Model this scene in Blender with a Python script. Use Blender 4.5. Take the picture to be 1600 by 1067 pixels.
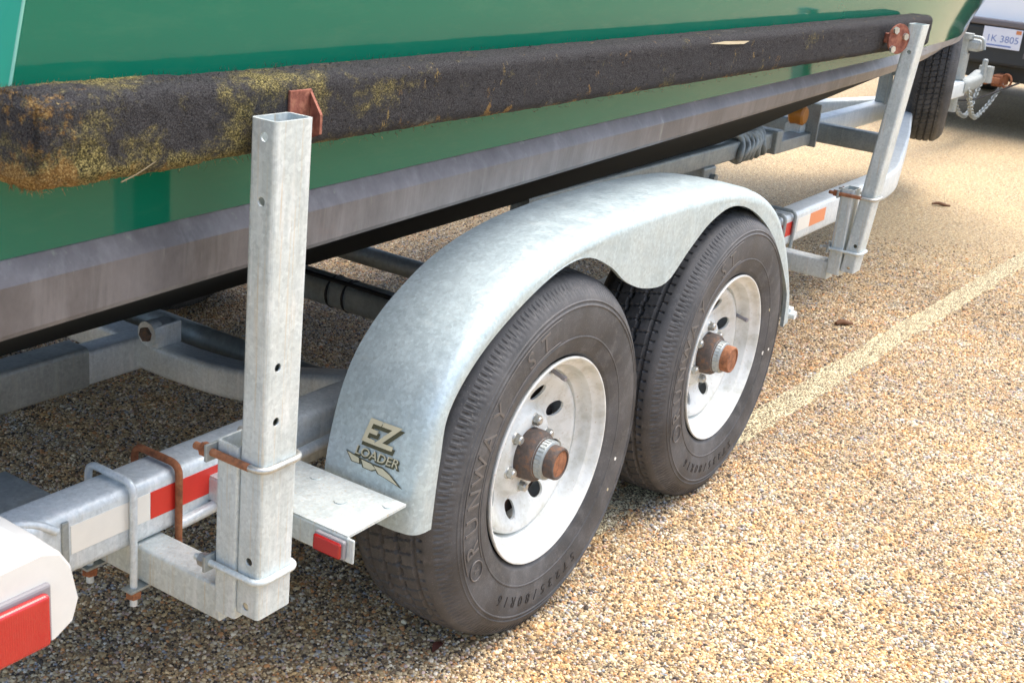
import bpy, bmesh, math, random
import numpy as np
from mathutils import Vector, Matrix, noise
R = math.radians
scn = bpy.context.scene
for o in list(bpy.data.objects): bpy.data.objects.remove(o)
col = scn.collection
random.seed(4); rng = np.random.default_rng(7)

# ------------------------------------------------------------------ camera
cd = bpy.data.cameras.new('camera'); cam = bpy.data.objects.new('camera', cd); col.objects.link(cam)
cd.sensor_width = 36.0; cd.lens = 36 * 1947.64 / 1600; cd.clip_start = 0.02; cd.clip_end = 3000
FW = Vector((0.80547371, 0.48829304, -0.33583033)); RT = Vector((0.54558522, -0.83224879, 0.09848205)); UP = Vector((0.23140629, 0.26254876, 0.93675999))
EYE = Vector((-2.03112822, -1.11255694, 1.44693119))
m3 = Matrix((RT, UP, -FW)).transposed().to_4x4(); m3.translation = EYE; cam.matrix_world = m3
cd.dof.use_dof = True; cd.dof.focus_distance = 2.7; cd.dof.aperture_fstop = 14.0
scn.camera = cam
# ------------------------------------------------------------------ light
SUN_EL, SUN_AZ = R(70), R(112)       # azimuth clockwise from +Y
w = bpy.data.worlds.new('World'); scn.world = w; w.use_nodes = True
nt = w.node_tree; bg = nt.nodes['Background']
sky = nt.nodes.new('ShaderNodeTexSky'); sky.sky_type = 'NISHITA'; sky.sun_disc = False
sky.sun_elevation = SUN_EL; sky.sun_rotation = SUN_AZ; sky.air_density = 1.0; sky.dust_density = 4.0; sky.ozone_density = 1.0
nt.links.new(sky.outputs[0], bg.inputs[0]); bg.inputs[1].default_value = 0.15
ld = bpy.data.lights.new('sun', 'SUN'); ld.energy = 1.5; ld.angle = R(62); ld.color = (1.0, 0.94, 0.85)
sun = bpy.data.objects.new('sun', ld); col.objects.link(sun)
sd = Vector((math.sin(SUN_AZ) * math.cos(SUN_EL), math.cos(SUN_AZ) * math.cos(SUN_EL), math.sin(SUN_EL)))
sun.rotation_euler = sd.to_track_quat('Z', 'Y').to_euler()
vs = scn.view_settings; vs.view_transform = 'Standard'; vs.look = 'None'; vs.gamma = 1; vs.use_curve_mapping = False; vs.exposure = 1.52
scn.render.engine = 'CYCLES'

# ------------------------------------------------------------------ node helpers
class NT:
    def __init__(s, name):
        s.m = bpy.data.materials.new(name); s.m.use_nodes = True; s.t = s.m.node_tree
        s.b = s.t.nodes['Principled BSDF']; s._c = None
    def n(s, typ, **kw):
        nd = s.t.nodes.new(typ)
        for k, v in kw.items():
            if k.startswith('i_'): nd.inputs[k[2:].replace('_', ' ')].default_value = v
            else: setattr(nd, k, v)
        return nd
    def l(s, a, b): s.t.links.new(a, b)
    def co(s, scale=(1, 1, 1)):
        if s._c is None: s._c = s.n('ShaderNodeTexCoord')
        if scale == (1, 1, 1): return s._c.outputs['Object']
        mp = s.n('ShaderNodeMapping'); mp.inputs['Scale'].default_value = scale; s.l(s._c.outputs['Object'], mp.inputs[0]); return mp.outputs[0]
    def noise(s, scale, detail=4, rough=.6, sc=(1, 1, 1), dist=0):
        nd = s.n('ShaderNodeTexNoise'); nd.inputs['Scale'].default_value = scale; nd.inputs['Detail'].default_value = detail
        nd.inputs['Roughness'].default_value = rough; nd.inputs['Distortion'].default_value = dist; s.l(s.co(sc), nd.inputs['Vector']); return nd.outputs['Fac']
    def ramp(s, fac, stops, interp='LINEAR'):
        r = s.n('ShaderNodeValToRGB'); r.color_ramp.interpolation = interp; e = r.color_ramp.elements
        while len(e) < len(stops): e.new(.5)
        for q, (p, c) in zip(e, stops):
            q.position = p; q.color = (*c, 1) if not isinstance(c, (int, float)) else (c, c, c, 1)
        s.l(fac, r.inputs[0]); return r.outputs[0]
    def mix(s, fac, a, b, mode='MIX'):
        x = s.n('ShaderNodeMix', data_type='RGBA', blend_type=mode)
        for v, i in ((fac, 0), (a, 6), (b, 7)):
            if isinstance(v, (int, float)): x.inputs[i].default_value = v
            elif isinstance(v, tuple): x.inputs[i].default_value = (*v, 1)
            else: s.l(v, x.inputs[i])
        return x.outputs[2]
    def math(s, op, a, b=0.0):
        x = s.n('ShaderNodeMath', operation=op)
        for i, v in enumerate((a, b)):
            if isinstance(v, (int, float)): x.inputs[i].default_value = v
            else: s.l(v, x.inputs[i])
        return x.outputs[0]
    def set(s, name, v):
        i = s.b.inputs[name]
        if isinstance(v, tuple): i.default_value = (*v, 1)
        elif isinstance(v, (int, float)): i.default_value = v
        else: s.l(v, i)
    def bump(s, h, strength, dist=.01):
        b = s.n('ShaderNodeBump'); b.inputs['Strength'].default_value = strength; b.inputs['Distance'].default_value = dist
        s.l(h, b.inputs['Height']); s.l(b.outputs[0], s.b.inputs['Normal'])
def galv(name, base=(.68, .74, .75), dark=(.52, .58, .60), metal=.18, rough=.42, stain=(.50, .44, .32), stain_amt=.25, streak=(14, 14, 1.2), spangle=.30, drip=.35):
    k = NT(name)
    vo = k.n('ShaderNodeTexVoronoi'); vo.inputs['Scale'].default_value = 150; k.l(k.co(), vo.inputs['Vector'])
    sp = k.n('ShaderNodeSeparateColor'); k.l(vo.outputs['Color'], sp.inputs[0])
    c = k.mix(k.ramp(k.noise(9, 6, .65), [(.35, 0.), (.7, 1.)]), dark, base)
    c = k.mix(k.math('MULTIPLY', sp.outputs[0], spangle), c, tuple(min(.9, x * 1.25) for x in base))
    c = k.mix(k.math('MULTIPLY', sp.outputs[1], spangle), c, tuple(x * .72 for x in dark))
    c = k.mix(k.math('MULTIPLY', k.ramp(k.noise(170, 4, .75), [(.48, 0.), (.72, 1.)]), .35), c, (.27, .30, .30))
    c = k.mix(k.math('MULTIPLY', k.ramp(k.noise(16, 6, .7, (3.2, 3.2, .35)), [(.52, 0.), (.68, 1.)]), drip), c, tuple(min(.88, x * 1.3) for x in base))
    c = k.mix(k.math('MULTIPLY', k.ramp(k.noise(21, 6, .72, (2.8, 2.8, .3)), [(.56, 0.), (.72, 1.)]), drip * .9), c, tuple(x * .62 for x in dark))
    c = k.mix(k.math('MULTIPLY', k.ramp(k.noise(5, 6, .7, streak), [(.56, 0.), (.75, 1.)]), stain_amt), c, stain)
    c = k.mix(k.math('MULTIPLY', k.ramp(k.noise(55, 5, .8), [(.68, 0.), (.74, 1.)]), .35), c, (.20, .15, .09))
    k.set('Base Color', c); k.set('Metallic', metal)
    k.set('Roughness', k.ramp(k.noise(30, 5, .7), [(.3, rough - .10), (.7, rough + .16)]))
    k.bump(k.noise(240, 4, .7), .2, .002)
    return k.m
M = {}
M['galv'] = galv('galvanised_steel')
M['post'] = galv('galvanised_post', base=(.66, .71, .69), dark=(.49, .55, .54), metal=.22, rough=.46, stain=(.55, .37, .13), stain_amt=.75, streak=(34, 34, .5))
M['fender'] = galv('galvanised_fender', base=(.535, .63, .645), dark=(.41, .50, .52), metal=.38, rough=.42, stain=(.62, .64, .58), stain_amt=.3, streak=(10, 3, 1.5), spangle=.40, drip=.24)
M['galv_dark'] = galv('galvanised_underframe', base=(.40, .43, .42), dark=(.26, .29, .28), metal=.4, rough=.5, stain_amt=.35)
M['bolt'] = galv('zinc_bolt', base=(.62, .62, .58), dark=(.40, .40, .36), metal=.7, rough=.35, stain=(.32, .2, .1), stain_amt=.6)
def rust(name, a, b, c):
    k = NT(name); f = k.noise(60, 6, .7)
    k.set('Base Color', k.ramp(f, [(.3, a), (.5, b), (.7, c)])); k.set('Roughness', .85); k.bump(k.noise(180, 5, .7), .5, .003); return k.m
M['rust'] = rust('rusted_steel', (.10, .035, .015), (.26, .09, .035), (.36, .16, .07))
M['rust_red'] = rust('red_rusted_plate', (.12, .035, .02), (.24, .08, .05), (.38, .17, .10))
M['hub'] = rust('rusty_hub_iron', (.055, .045, .035), (.095, .075, .065), (.20, .10, .05))
M['rust_cap'] = rust('orange_rusted_cap', (.12, .055, .03), (.29, .115, .05), (.38, .18, .09))
def plain(name, c, rough=.5, metal=0., spec=.5, var=.15, vs_=20):
    k = NT(name); d = tuple(x * (1 - var) for x in c)
    k.set('Base Color', k.mix(k.noise(vs_, 5, .65), d, c)); k.set('Roughness', rough); k.set('Metallic', metal); k.b.inputs['Specular IOR Level'].default_value = spec
    return k.m
# rim: white enamel, dirty and rust-specked
k = NT('white_rim_paint')
c = k.mix(k.ramp(k.noise(16, 6, .7), [(.45, 0.), (.72, 1.)]), (.68, .70, .67), (.46, .465, .40))
c = k.mix(k.math('MULTIPLY', k.ramp(k.noise(120, 4, .7), [(.62, 0.), (.72, 1.)]), .6), c, (.34, .20, .10))
c = k.mix(k.math('MULTIPLY', k.ramp(k.noise(34, 6, .75, (1, .3, 1)), [(.56, 0.), (.75, 1.)]), .45), c, (.36, .32, .22))
k.set('Base Color', c); k.set('Roughness', .36); k.bump(k.noise(60, 3), .05, .002); M['rim'] = k.m
# rubber
k = NT('worn_tyre_rubber')
c = k.mix(k.ramp(k.noise(7, 6, .7), [(.38, 0.), (.68, 1.)]), (.036, .037, .038), (.092, .091, .091))
c = k.mix(k.math('MULTIPLY', k.ramp(k.noise(30, 6, .75), [(.5, 0.), (.72, 1.)]), .55), c, (.150, .145, .140))
c = k.mix(k.math('MULTIPLY', k.ramp(k.noise(420, 2, .6), [(.66, 0.), (.72, 1.)]), .5), c, (.30, .28, .25))
k.set('Base Color', c); k.set('Roughness', k.ramp(k.noise(14, 4), [(.3, .50), (.7, .75)])); k.bump(k.noise(300, 4, .7), .22, .002); M['rubber'] = k.m
k = NT('tyre_lettering'); k.set('Base Color', k.mix(k.noise(60, 4), (.07, .067, .063), (.16, .145, .13))); k.set('Roughness', .6); M['letter'] = k.m
k = NT('tyre_lettering_dark'); k.set('Base Color', (.012, .012, .012)); k.set('Roughness', .6); M['letter_dark'] = k.m
# hull gelcoat
k = NT('green_gelcoat')
c = k.mix(k.noise(3, 5, .6, (.3, 1, 1.5)), (.002, .118, .068), (.005, .150, .088))
c = k.mix(k.math('MULTIPLY', k.ramp(k.noise(26, 6, .7, (.25, 1, 1)), [(.50, 0.), (.8, 1.)]), .10), c, (.16, .28, .15))
k.set('Base Color', c); k.set('Roughness', .07); k.b.inputs['IOR'].default_value = 1.37
k.b.inputs['Coat Weight'].default_value = .10; k.b.inputs['Coat Roughness'].default_value = .06
k.bump(k.noise(3.2, 2, .5, (.35, 1, 1)), .05, .02); M['hull'] = k.m
k = NT('transom_gelcoat'); k.set('Base Color', k.mix(k.noise(6, 4), (.0, .29, .185), (.0, .34, .22))); k.set('Roughness', .3); k.b.inputs['Specular IOR Level'].default_value = .2; M['transom'] = k.m
# grey oxidised strake
k = NT('oxidised_strake')
c = k.mix(k.ramp(k.noise(8, 7, .72, (1, 1, .55)), [(.35, 0.), (.68, 1.)]), (.088, .082, .084), (.165, .156, .158))
c = k.mix(k.math('MULTIPLY', k.ramp(k.noise(34, 5, .7, (1, 1, .06)), [(.50, 0.), (.85, 1.)]), .5), c, (.27, .27, .27))
c = k.mix(k.math('MULTIPLY', k.ramp(k.noise(40, 5, .7, (1, 1, .05)), [(.62, 0.), (.78, 1.)]), .5), c, (.33, .37, .28))
c = k.mix(k.math('MULTIPLY', k.ramp(k.noise(6, 5, .7, (1, 1, 2.5)), [(.6, 0.), (.75, 1.)]), .4), c, (.17, .12, .105))
k.set('Base Color', c); k.set('Roughness', .42); k.bump(k.noise(90, 4, .6, (1, 1, .2)), .12, .002); M['strake'] = k.m
M['bottom'] = plain('black_bottom_paint', (.012, .014, .013), .8, spec=.2)
M['trim'] = plain('pale_green_edge', (.22, .52, .40), .4)
M['deck'] = plain('white_deck', (.7, .7, .68), .4)
# carpet with moss
k = NT('mossy_bunk_carpet')
fine = k.noise(480, 3, .75)
c = k.mix(k.ramp(fine, [(.36, 0.), (.64, 1.)]), (.006, .006, .007), (.088, .085, .086))
c = k.mix(k.math('MULTIPLY', k.ramp(k.noise(10, 5, .7, (.5, 1, 1)), [(.42, 0.), (.7, 1.)]), .5), c, (.055, .055, .057))
sx = k.n('ShaderNodeSeparateXYZ'); k.l(k.co(), sx.inputs[0])
mx = k.n('ShaderNodeMapRange', interpolation_type='SMOOTHSTEP'); k.l(sx.outputs[0], mx.inputs[0])
mx.inputs[1].default_value = -1.15; mx.inputs[2].default_value = .1; mx.inputs[3].default_value = .095; mx.inputs[4].default_value = -.03
mz = k.n('ShaderNodeMapRange'); k.l(sx.outputs[2], mz.inputs[0])
mz.inputs[1].default_value = 1.062; mz.inputs[2].default_value = 1.10; mz.inputs[3].default_value = .12; mz.inputs[4].default_value = 0.
moss = k.math('ADD', k.math('ADD', k.noise(9, 8, .78, (.8, 1, 1)), mx.outputs[0]), mz.outputs[0])
c = k.mix(k.ramp(moss, [(.56, 0.), (.68, .85)]), c, k.ramp(k.noise(420, 3, .7), [(.40, (.020, .019, .010)), (.5, (.135, .115, .036)), (.62, (.50, .42, .17))]))
mx2 = k.n('ShaderNodeMapRange', interpolation_type='SMOOTHSTEP'); k.l(sx.outputs[0], mx2.inputs[0])
mx2.inputs[1].default_value = -1.15; mx2.inputs[2].default_value = -.95; mx2.inputs[3].default_value = .13; mx2.inputs[4].default_value = 0.
lich = k.math('ADD', k.math('ADD', k.noise(13.3, 7, .75), mx2.outputs[0]), k.math('MULTIPLY', mz.outputs[0], 1.3))
c = k.mix(k.ramp(lich, [(.64, 0.), (.70, .9)]), c, k.ramp(k.noise(380, 3, .7), [(.34, (.05, .03, .012)), (.5, (.24, .13, .04)), (.68, (.50, .38, .16))]))
spk = k.math('ADD', k.noise(30, 6, .8, (1, 1, .45)), k.math('MULTIPLY', mz.outputs[0], .45))
c = k.mix(k.ramp(spk, [(.625, 0.), (.66, .85)]), c, k.ramp(k.noise(300, 3, .7), [(.38, (.05, .035, .012)), (.5, (.28, .19, .06)), (.64, (.52, .42, .20))]))
pale = k.math('MULTIPLY', k.ramp(k.noise(17, 6, .75, (.6, 1, 1)), [(.62, 0.), (.72, 1.)]), .4)
c = k.mix(pale, c, (.22, .225, .21))
k.set('Base Color', c); k.set('Roughness', .95); k.b.inputs['Specular IOR Level'].default_value = .15
k.bump(k.noise(420, 4, .75), .8, .006); M['carpet'] = k.m
M['white_plastic'] = plain('white_plastic', (.66, .66, .62), .4, var=.16, vs_=26)
k = NT('red_lens'); k.set('Base Color', k.mix(k.noise(14, 3), (.34, .008, .008), (.46, .018, .016))); k.set('Roughness', .16); k.b.inputs['Coat Weight'].default_value = .4
wv = k.n('ShaderNodeTexWave'); wv.inputs['Scale'].default_value = 90; k.l(k.co(), wv.inputs[0]); k.bump(wv.outputs['Fac'], .12, .002); M['lens'] = k.m
M['grey_plastic'] = plain('grey_plastic', (.25, .24, .25), .5)
M['tape_white'] = plain('white_reflector_tape', (.80, .78, .70), .45, var=.10, vs_=40)
M['tape_red'] = plain('red_reflector_tape', (.66, .035, .022), .42, var=.18, vs_=60)
M['tape_orange'] = plain('faded_orange_tape', (.74, .26, .11), .45, var=.12, vs_=60)
M['black'] = plain('black_rubber_hose', (.015, .015, .016), .55)
M['amber'] = plain('amber_roller', (.50, .19, .02), .4)
M['truck_white'] = plain('white_car_paint', (.82, .82, .80), .2, var=.03)
M['truck_grey'] = plain('grey_trim', (.14, .13, .135), .5)
M['truck_dark'] = plain('dark_bumper', (.03, .035, .035), .55)
M['glass'] = plain('dark_glass', (.01, .012, .012), .08)
M['plate_white'] = plain('plate_white', (.74, .77, .84), .4, var=.04)
M['plate_blue'] = plain('plate_blue', (.17, .25, .52), .4)
M['sticker'] = plain('orange_sticker', (.68, .26, .10), .4)
M['decal_cream'] = plain('decal_cream', (.58, .54, .38), .45, var=.10)
M['decal_black'] = plain('decal_black', (.07, .07, .035), .45)
M['leaf'] = plain('dry_leaf', (.17, .075, .03), .8, var=.4)
M['leaf_red'] = plain('red_leaf', (.16, .045, .025), .8, var=.4)
M['thread'] = plain('dull_thread', (.20, .16, .09), .9)
M['bare'] = plain('torn_backing', (.55, .47, .30), .8)

# ------------------------------------------------------------------ mesh helpers
class MB:
    def __init__(s): s.v = []; s.f = []; s.sm = []
    def add(s, v, f, smooth=False):
        b = len(s.v); s.v += [tuple(map(float, p)) for p in v]; s.f += [tuple(b + i for i in q) for q in f]; s.sm += [smooth] * len(f); return s
    def box(s, x0, x1, y0, y1, z0, z1, bev=0., seg=2):
        bm = bmesh.new(); bmesh.ops.create_cube(bm, size=1)
        for v in bm.verts: v.co = ((x0 + x1) / 2 + v.co.x * (x1 - x0), (y0 + y1) / 2 + v.co.y * (y1 - y0), (z0 + z1) / 2 + v.co.z * (z1 - z0))
        if bev: bmesh.ops.bevel(bm, geom=bm.edges[:], offset=bev, segments=seg, affect='EDGES', profile=.5)
        bm.verts.index_update(); s.add([v.co for v in bm.verts], [[v.index for v in f.verts] for f in bm.faces]); bm.free(); return s
    def loft(s, rings, closed=True, caps=True, smooth=True):
        n = len(rings[0]); v = [p for r in rings for p in r]; f = []
        for i in range(len(rings) - 1):
            for j in range(n if closed else n - 1):
                a = i * n + j; b = i * n + (j + 1) % n; f.append((a, b, b + n, a + n))
        s.add(v, f, smooth)
        if caps and closed: s.add(rings[0], [tuple(range(n))[::-1]]); s.add(rings[-1], [tuple(range(n))])
        return s
    def revolve(s, prof, c=(0, 0, 0), seg=64, axis='y', smooth=True):
        rings = []
        for i in range(seg + 1):
            a = 2 * math.pi * i / seg; ca, sa = math.cos(a), math.sin(a)
            if axis == 'y': rings.append([(c[0] + r * ca, c[1] + h, c[2] + r * sa) for r, h in prof])
            elif axis == 'x': rings.append([(c[0] + h, c[1] + r * ca, c[2] + r * sa) for r, h in prof])
            else: rings.append([(c[0] + r * ca, c[1] + r * sa, c[2] + h) for r, h in prof])
        return s.loft(rings, closed=False, caps=False, smooth=smooth)
    def sweep(s, pts, sec, fillet=0., caps=True, smooth=True, up=None, fseg=6):
        """sec: list of (a,b) offsets, or a radius for a round section"""
        P = fil(pts, fillet, fseg) if fillet else [Vector(p) for p in pts]
        if isinstance(sec, (int, float)): r = sec; sec = [(r * math.cos(2 * math.pi * i / 12), r * math.sin(2 * math.pi * i / 12)) for i in range(12)]
        rings = []; pu = None
        for i, p in enumerate(P):
            d0 = (P[i] - P[i - 1]).normalized() if i else None; d1 = (P[i + 1] - P[i]).normalized() if i < len(P) - 1 else None
            t = ((d0 or d1) + (d1 or d0)).normalized()
            if pu is None:
                pu = Vector(up) if up else (Vector((0, 0, 1)) if abs(t.z) < .9 else Vector((1, 0, 0)))
            u = (pu - t * pu.dot(t)).normalized(); pu = u; q = t.cross(u)
            k = 1.0 / max(.5, t.dot(d0)) if d0 and d1 else 1.0
            rings.append([p + q * a * 1 + u * b for a, b in sec])
        return s.loft(rings, True, caps, smooth)
    def cyl(s, p0, p1, r, n=20, r1=None, smooth=True):
        p0, p1 = Vector(p0), Vector(p1); t = (p1 - p0).normalized(); u = t.orthogonal().normalized(); q = t.cross(u); r1 = r if r1 is None else r1
        mk = lambda p, rr: [p + (u * math.cos(2 * math.pi * i / n) + q * math.sin(2 * math.pi * i / n)) * rr for i in range(n)]
        return s.loft([mk(p0, r), mk(p1, r1)], True, True, smooth)
    def hexa(s, p0, p1, r): return s.cyl(p0, p1, r, 6, smooth=False)
    def mesh(s, name, off=(0, 0, 0)):
        me = bpy.data.meshes.new(name); o = Vector(off)
        me.from_pydata([(x - o.x, y - o.y, z - o.z) for x, y, z in s.v], [], s.f); me.update()
        me.polygons.foreach_set('use_smooth', s.sm); me.update(); return me
def fil(pts, rad, n=6):
    P = [Vector(p) for p in pts]; out = [P[0]]
    for i in range(1, len(P) - 1):
        a, b, c = P[i - 1], P[i], P[i + 1]; d0 = (a - b); d1 = (c - b)
        r = min(rad, d0.length * .49, d1.length * .49); s0 = b + d0.normalized() * r; s1 = b + d1.normalized() * r
        for j in range(n + 1):
            t = j / n; out.append(s0 * (1 - t) ** 2 + b * 2 * t * (1 - t) + s1 * t * t)
    out.append(P[-1]); return out
def rrect(wd, ht, r, n=4):
    out = []
    for cx, cy, a0 in ((wd / 2 - r, ht / 2 - r, 0), (-wd / 2 + r, ht / 2 - r, 90), (-wd / 2 + r, -ht / 2 + r, 180), (wd / 2 - r, -ht / 2 + r, 270)):
        for i in range(n + 1): a = R(a0 + 90 * i / n); out.append((cx + r * math.cos(a), cy + r * math.sin(a)))
    return out
def obj(name, mb, mat, parent=None, autosmooth=None, off=(0, 0, 0)):
    me = mb if isinstance(mb, bpy.types.Mesh) else mb.mesh(name, off)
    if mat is not None and not me.materials: me.materials.append(mat if not isinstance(mat, str) else M[mat])
    o = bpy.data.objects.new(name, me); col.objects.link(o)
    if parent is not None: o.parent = parent
    if autosmooth:
        bm = bmesh.new(); bm.from_mesh(me)
        for e in bm.edges:
            if len(e.link_faces) == 2 and e.calc_face_angle(0) > R(autosmooth): e.smooth = False
        bm.to_mesh(me); bm.free()
    return o
def empty(name, loc=(0, 0, 0), parent=None):
    o = bpy.data.objects.new(name, None); col.objects.link(o); o.location = loc; o.parent = parent; o.empty_display_size = .1; return o
def tag(o, label, cat, group=None, kind=None):
    o['label'] = label; o['category'] = cat
    if group: o['group'] = group
    if kind: o['kind'] = kind
    return o
def applied(me, mods):
    """evaluate modifiers on a temporary object, return the mesh"""
    o = bpy.data.objects.new('tmp', me); col.objects.link(o); mods(o); bpy.context.view_layer.update()
    r = bpy.data.meshes.new_from_object(o.evaluated_get(bpy.context.evaluated_depsgraph_get())); bpy.data.objects.remove(o); return r
def cut(me, cutter):
    c = bpy.data.objects.new('cutter', cutter); col.objects.link(c)
    def md(o):
        b = o.modifiers.new('b', 'BOOLEAN'); b.operation = 'DIFFERENCE'; b.object = c; b.solver = 'EXACT'
    r = applied(me, md); bpy.data.objects.remove(c); return r
_tc = {}
def text_mesh(body, size, ext=0.0, shear=0.0, offset=0.0):
    cu = bpy.data.curves.new('t', 'FONT'); cu.body = body; cu.size = size; cu.extrude = ext; cu.align_x = 'CENTER'; cu.shear = shear; cu.offset = offset; cu.resolution_u = 3
    o = bpy.data.objects.new('t', cu); col.objects.link(o); bpy.context.view_layer.update()
    me = bpy.data.meshes.new_from_object(o.evaluated_get(bpy.context.evaluated_depsgraph_get())); bpy.data.objects.remove(o); bpy.data.curves.remove(cu)
    v = np.array([x.co[:] for x in me.vertices]).reshape(-1, 3); f = [tuple(p.vertices) for p in me.polygons]; bpy.data.meshes.remove(me); return v, f
def catmull(pts, n=8):
    P = [np.array(p, float) for p in pts]; P = [2 * P[0] - P[1]] + P + [2 * P[-1] - P[-2]]; out = []
    for i in range(1, len(P) - 2):
        for j in range(n):
            t = j / n; a, b, c, d = P[i - 1:i + 3]
            out.append(.5 * ((2 * b) + (-a + c) * t + (2 * a - 5 * b + 4 * c - d) * t * t + (-a + 3 * b - 3 * c + d) * t ** 3))
    out.append(P[-2]); return np.array(out)

YC = 1.085            # centre line of trailer and boat
WZ = .375             # axle height
TR = .389             # tyre radius

# ================================================================== GROUND
PAL = [((.050, .036, .022), .09), ((.14, .095, .048), .14), ((.28, .19, .088), .17), ((.42, .30, .135), .18), ((.54, .42, .22), .16), ((.66, .56, .36), .10), ((.50, .25, .09), .06), ((.30, .29, .25), .06), ((.46, .33, .24), .04)]
k = NT('chip_seal_ground')
v1 = k.n('ShaderNodeTexVoronoi'); v1.inputs['Scale'].default_value = 185; k.l(k.co(), v1.inputs['Vector'])
sp = k.n('ShaderNodeSeparateColor'); k.l(v1.outputs['Color'], sp.inputs[0])
acc = 0; st = []
for cc, pr in PAL: st.append((acc, cc)); acc += pr
c = k.ramp(sp.outputs[0], st, 'CONSTANT')
c = k.mix(k.ramp(v1.outputs['Distance'], [(.50, 0.), (.85, 1.)]), c, (.19, .125, .06))
c = k.mix(k.math('MULTIPLY', k.ramp(k.noise(2.2, 5, .65), [(.35, 0.), (.7, 1.)]), .30), c, (.55, .42, .21))
c = k.mix(k.math('MULTIPLY', k.ramp(k.noise(.8, 4, .6), [(.45, 0.), (.7, 1.)]), .18), c, (.30, .19, .09))
c = k.mix(k.ramp(k.noise(70, 5, .85), [(.40, .85), (.50, 0.)]), c, (.10, .065, .03))
c = k.mix(k.ramp(k.noise(52, 5, .85), [(.52, 0.), (.64, .7)]), c, (.72, .60, .38))
c = k.mix(k.ramp(k.noise(40, 5, .85), [(.58, 0.), (.68, .5)]), c, (.50, .24, .10))
k.set('Base Color', c); k.set('Roughness', .8); k.bump(k.math('SUBTRACT', 1.0, v1.outputs['Distance']), .45, .005); M['ground'] = k.m
b = MB(); b.add([(-400, -400, 0), (400, -400, 0), (400, 400, 0), (-400, 400, 0)], [(0, 1, 2, 3)])
g = obj('ground', b, 'ground'); g['kind'] = 'structure'; g['label'] = 'tan and brown chip seal gravel parking ground'

# worn painted line: a strip between two ground points
LA, LB = np.array([1.30, .075]), np.array([7.2, -.245])
LW = .088
ld_ = (LB - LA) / np.linalg.norm(LB - LA); ln_ = np.array([-ld_[1], ld_[0]])
k = NT('worn_line_paint')
v1 = k.n('ShaderNodeTexVoronoi'); v1.inputs['Scale'].default_value = 185; k.l(k.co(), v1.inputs['Vector'])
sp = k.n('ShaderNodeSeparateColor'); k.l(v1.outputs['Color'], sp.inputs[0])
c = k.ramp(sp.outputs[0], [(0, (.20, .14, .07)), (.10, (.46, .36, .20)), (.25, (.72, .61, .37)), (.55, (.82, .73, .47)), (.88, (.54, .41, .22))], 'CONSTANT')
c = k.mix(k.ramp(v1.outputs['Distance'], [(.42, 0.), (.65, 1.)]), c, (.10, .07, .04))
k.set('Base Color', c); k.set('Roughness', .8); k.bump(k.math('SUBTRACT', 1.0, v1.outputs['Distance']), .9, .006); M['line'] = k.m
b = MB(); n_ = 160; tt = np.linspace(-.15, 1.15, n_)
lo = []; hi = []
for t in tt:
    p = LA + (LB - LA) * t
    w0 = LW / 2 * (1 + .30 * noise.noise(Vector((t * 40, 3, 0))) + .25 * noise.noise(Vector((t * 130, 9, 0)))); w1 = LW / 2 * (1 + .30 * noise.noise(Vector((t * 40, 33, 0))) + .25 * noise.noise(Vector((t * 130, 39, 0))))
    lo.append((*(p - ln_ * w0), .003)); hi.append((*(p + ln_ * w1), .003))
b.add(lo + hi, [(i, i + 1, n_ + i + 1, n_ + i) for i in range(n_ - 1)])
o = obj('parking_line', b, 'line'); o['kind'] = 'structure'; o['label'] = 'faded pale yellow painted line worn into the gravel ground'

# loose and bedded stones, real geometry near the camera
pb = NT('pebble_stone'); at = pb.n('ShaderNodeAttribute', attribute_name='col', attribute_type='INSTANCER')
pb.set('Base Color', at.outputs['Color']); pb.set('Roughness', .62)
M['pebble'] = pb.m
def scatter():
    sp_ = .0051
    xs = np.arange(-1.5, 4.6, sp_); ys = np.arange(-1.7, 2.9, sp_)
    X, Y = np.meshgrid(xs, ys); X = X.ravel() + rng.uniform(-.48, .48, X.size) * sp_; Y = Y.ravel() + rng.uniform(-.48, .48, Y.size) * sp_
    d = np.stack([X, Y, 0 * X], -1) - np.array(EYE)
    dep = d @ np.array(FW); u = (d @ np.array(RT)) / dep * 1947.6; v_ = -(d @ np.array(UP)) / dep * 1947.6
    fall = np.clip((6.4 - dep) / 2.2, 0, 1)                     # stones thin out where they are under a pixel
    keep = (dep > .3) & (abs(u) < 1350) & (abs(v_) < 950) & (rng.random(X.size) < fall)
    keep &= ~((X < .45) & (Y > .9) & (dep < 0))
    X, Y = X[keep], Y[keep]; n = X.size
    big = rng.random(n); scl = np.where(big > .95, rng.uniform(.0038, .0060, n), rng.uniform(.0019, .0037, n))
    pal = np.array([c for c, _ in PAL]); pr = np.array([p for _, p in PAL]); pr /= pr.sum()
    C_ = pal[rng.choice(len(pal), n, p=pr)] * rng.uniform(.75, 1.3, (n, 1))
    big_var = np.array([noise.noise(Vector((x * 1.6, y * 1.6, 5.))) for x, y in zip(X[::1], Y[::1])])
    C_ *= (1 + .30 * big_var)[:, None]
    hue = np.array([noise.noise(Vector((x * 11, y * 11, 2.))) for x, y in zip(X, Y)])
    C_ *= np.stack([1 + .16 * hue, 1 - .02 * hue, 1 - .30 * hue], -1) * np.array([1.05, 1.02, 1.10])
    rel = np.stack([X, Y], -1) - LA; tl = rel @ ld_; dn = np.abs(rel @ ln_)
    patch = np.array([noise.noise(Vector((x * 9, y * 9, 1.))) for x, y in zip(X, Y)])
    onl = (dn < LW / 2 * (1 + .5 * patch)) & (rng.random(n) < .94) & (tl > -.6)
    C_[onl] = np.array([.78, .68, .42]) * rng.uniform(.75, 1.12, (onl.sum(), 1))
    Z = scl * rng.uniform(-.2, .22, n)
    return X, Y, Z, scl, np.clip(C_, 0, .9)
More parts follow.
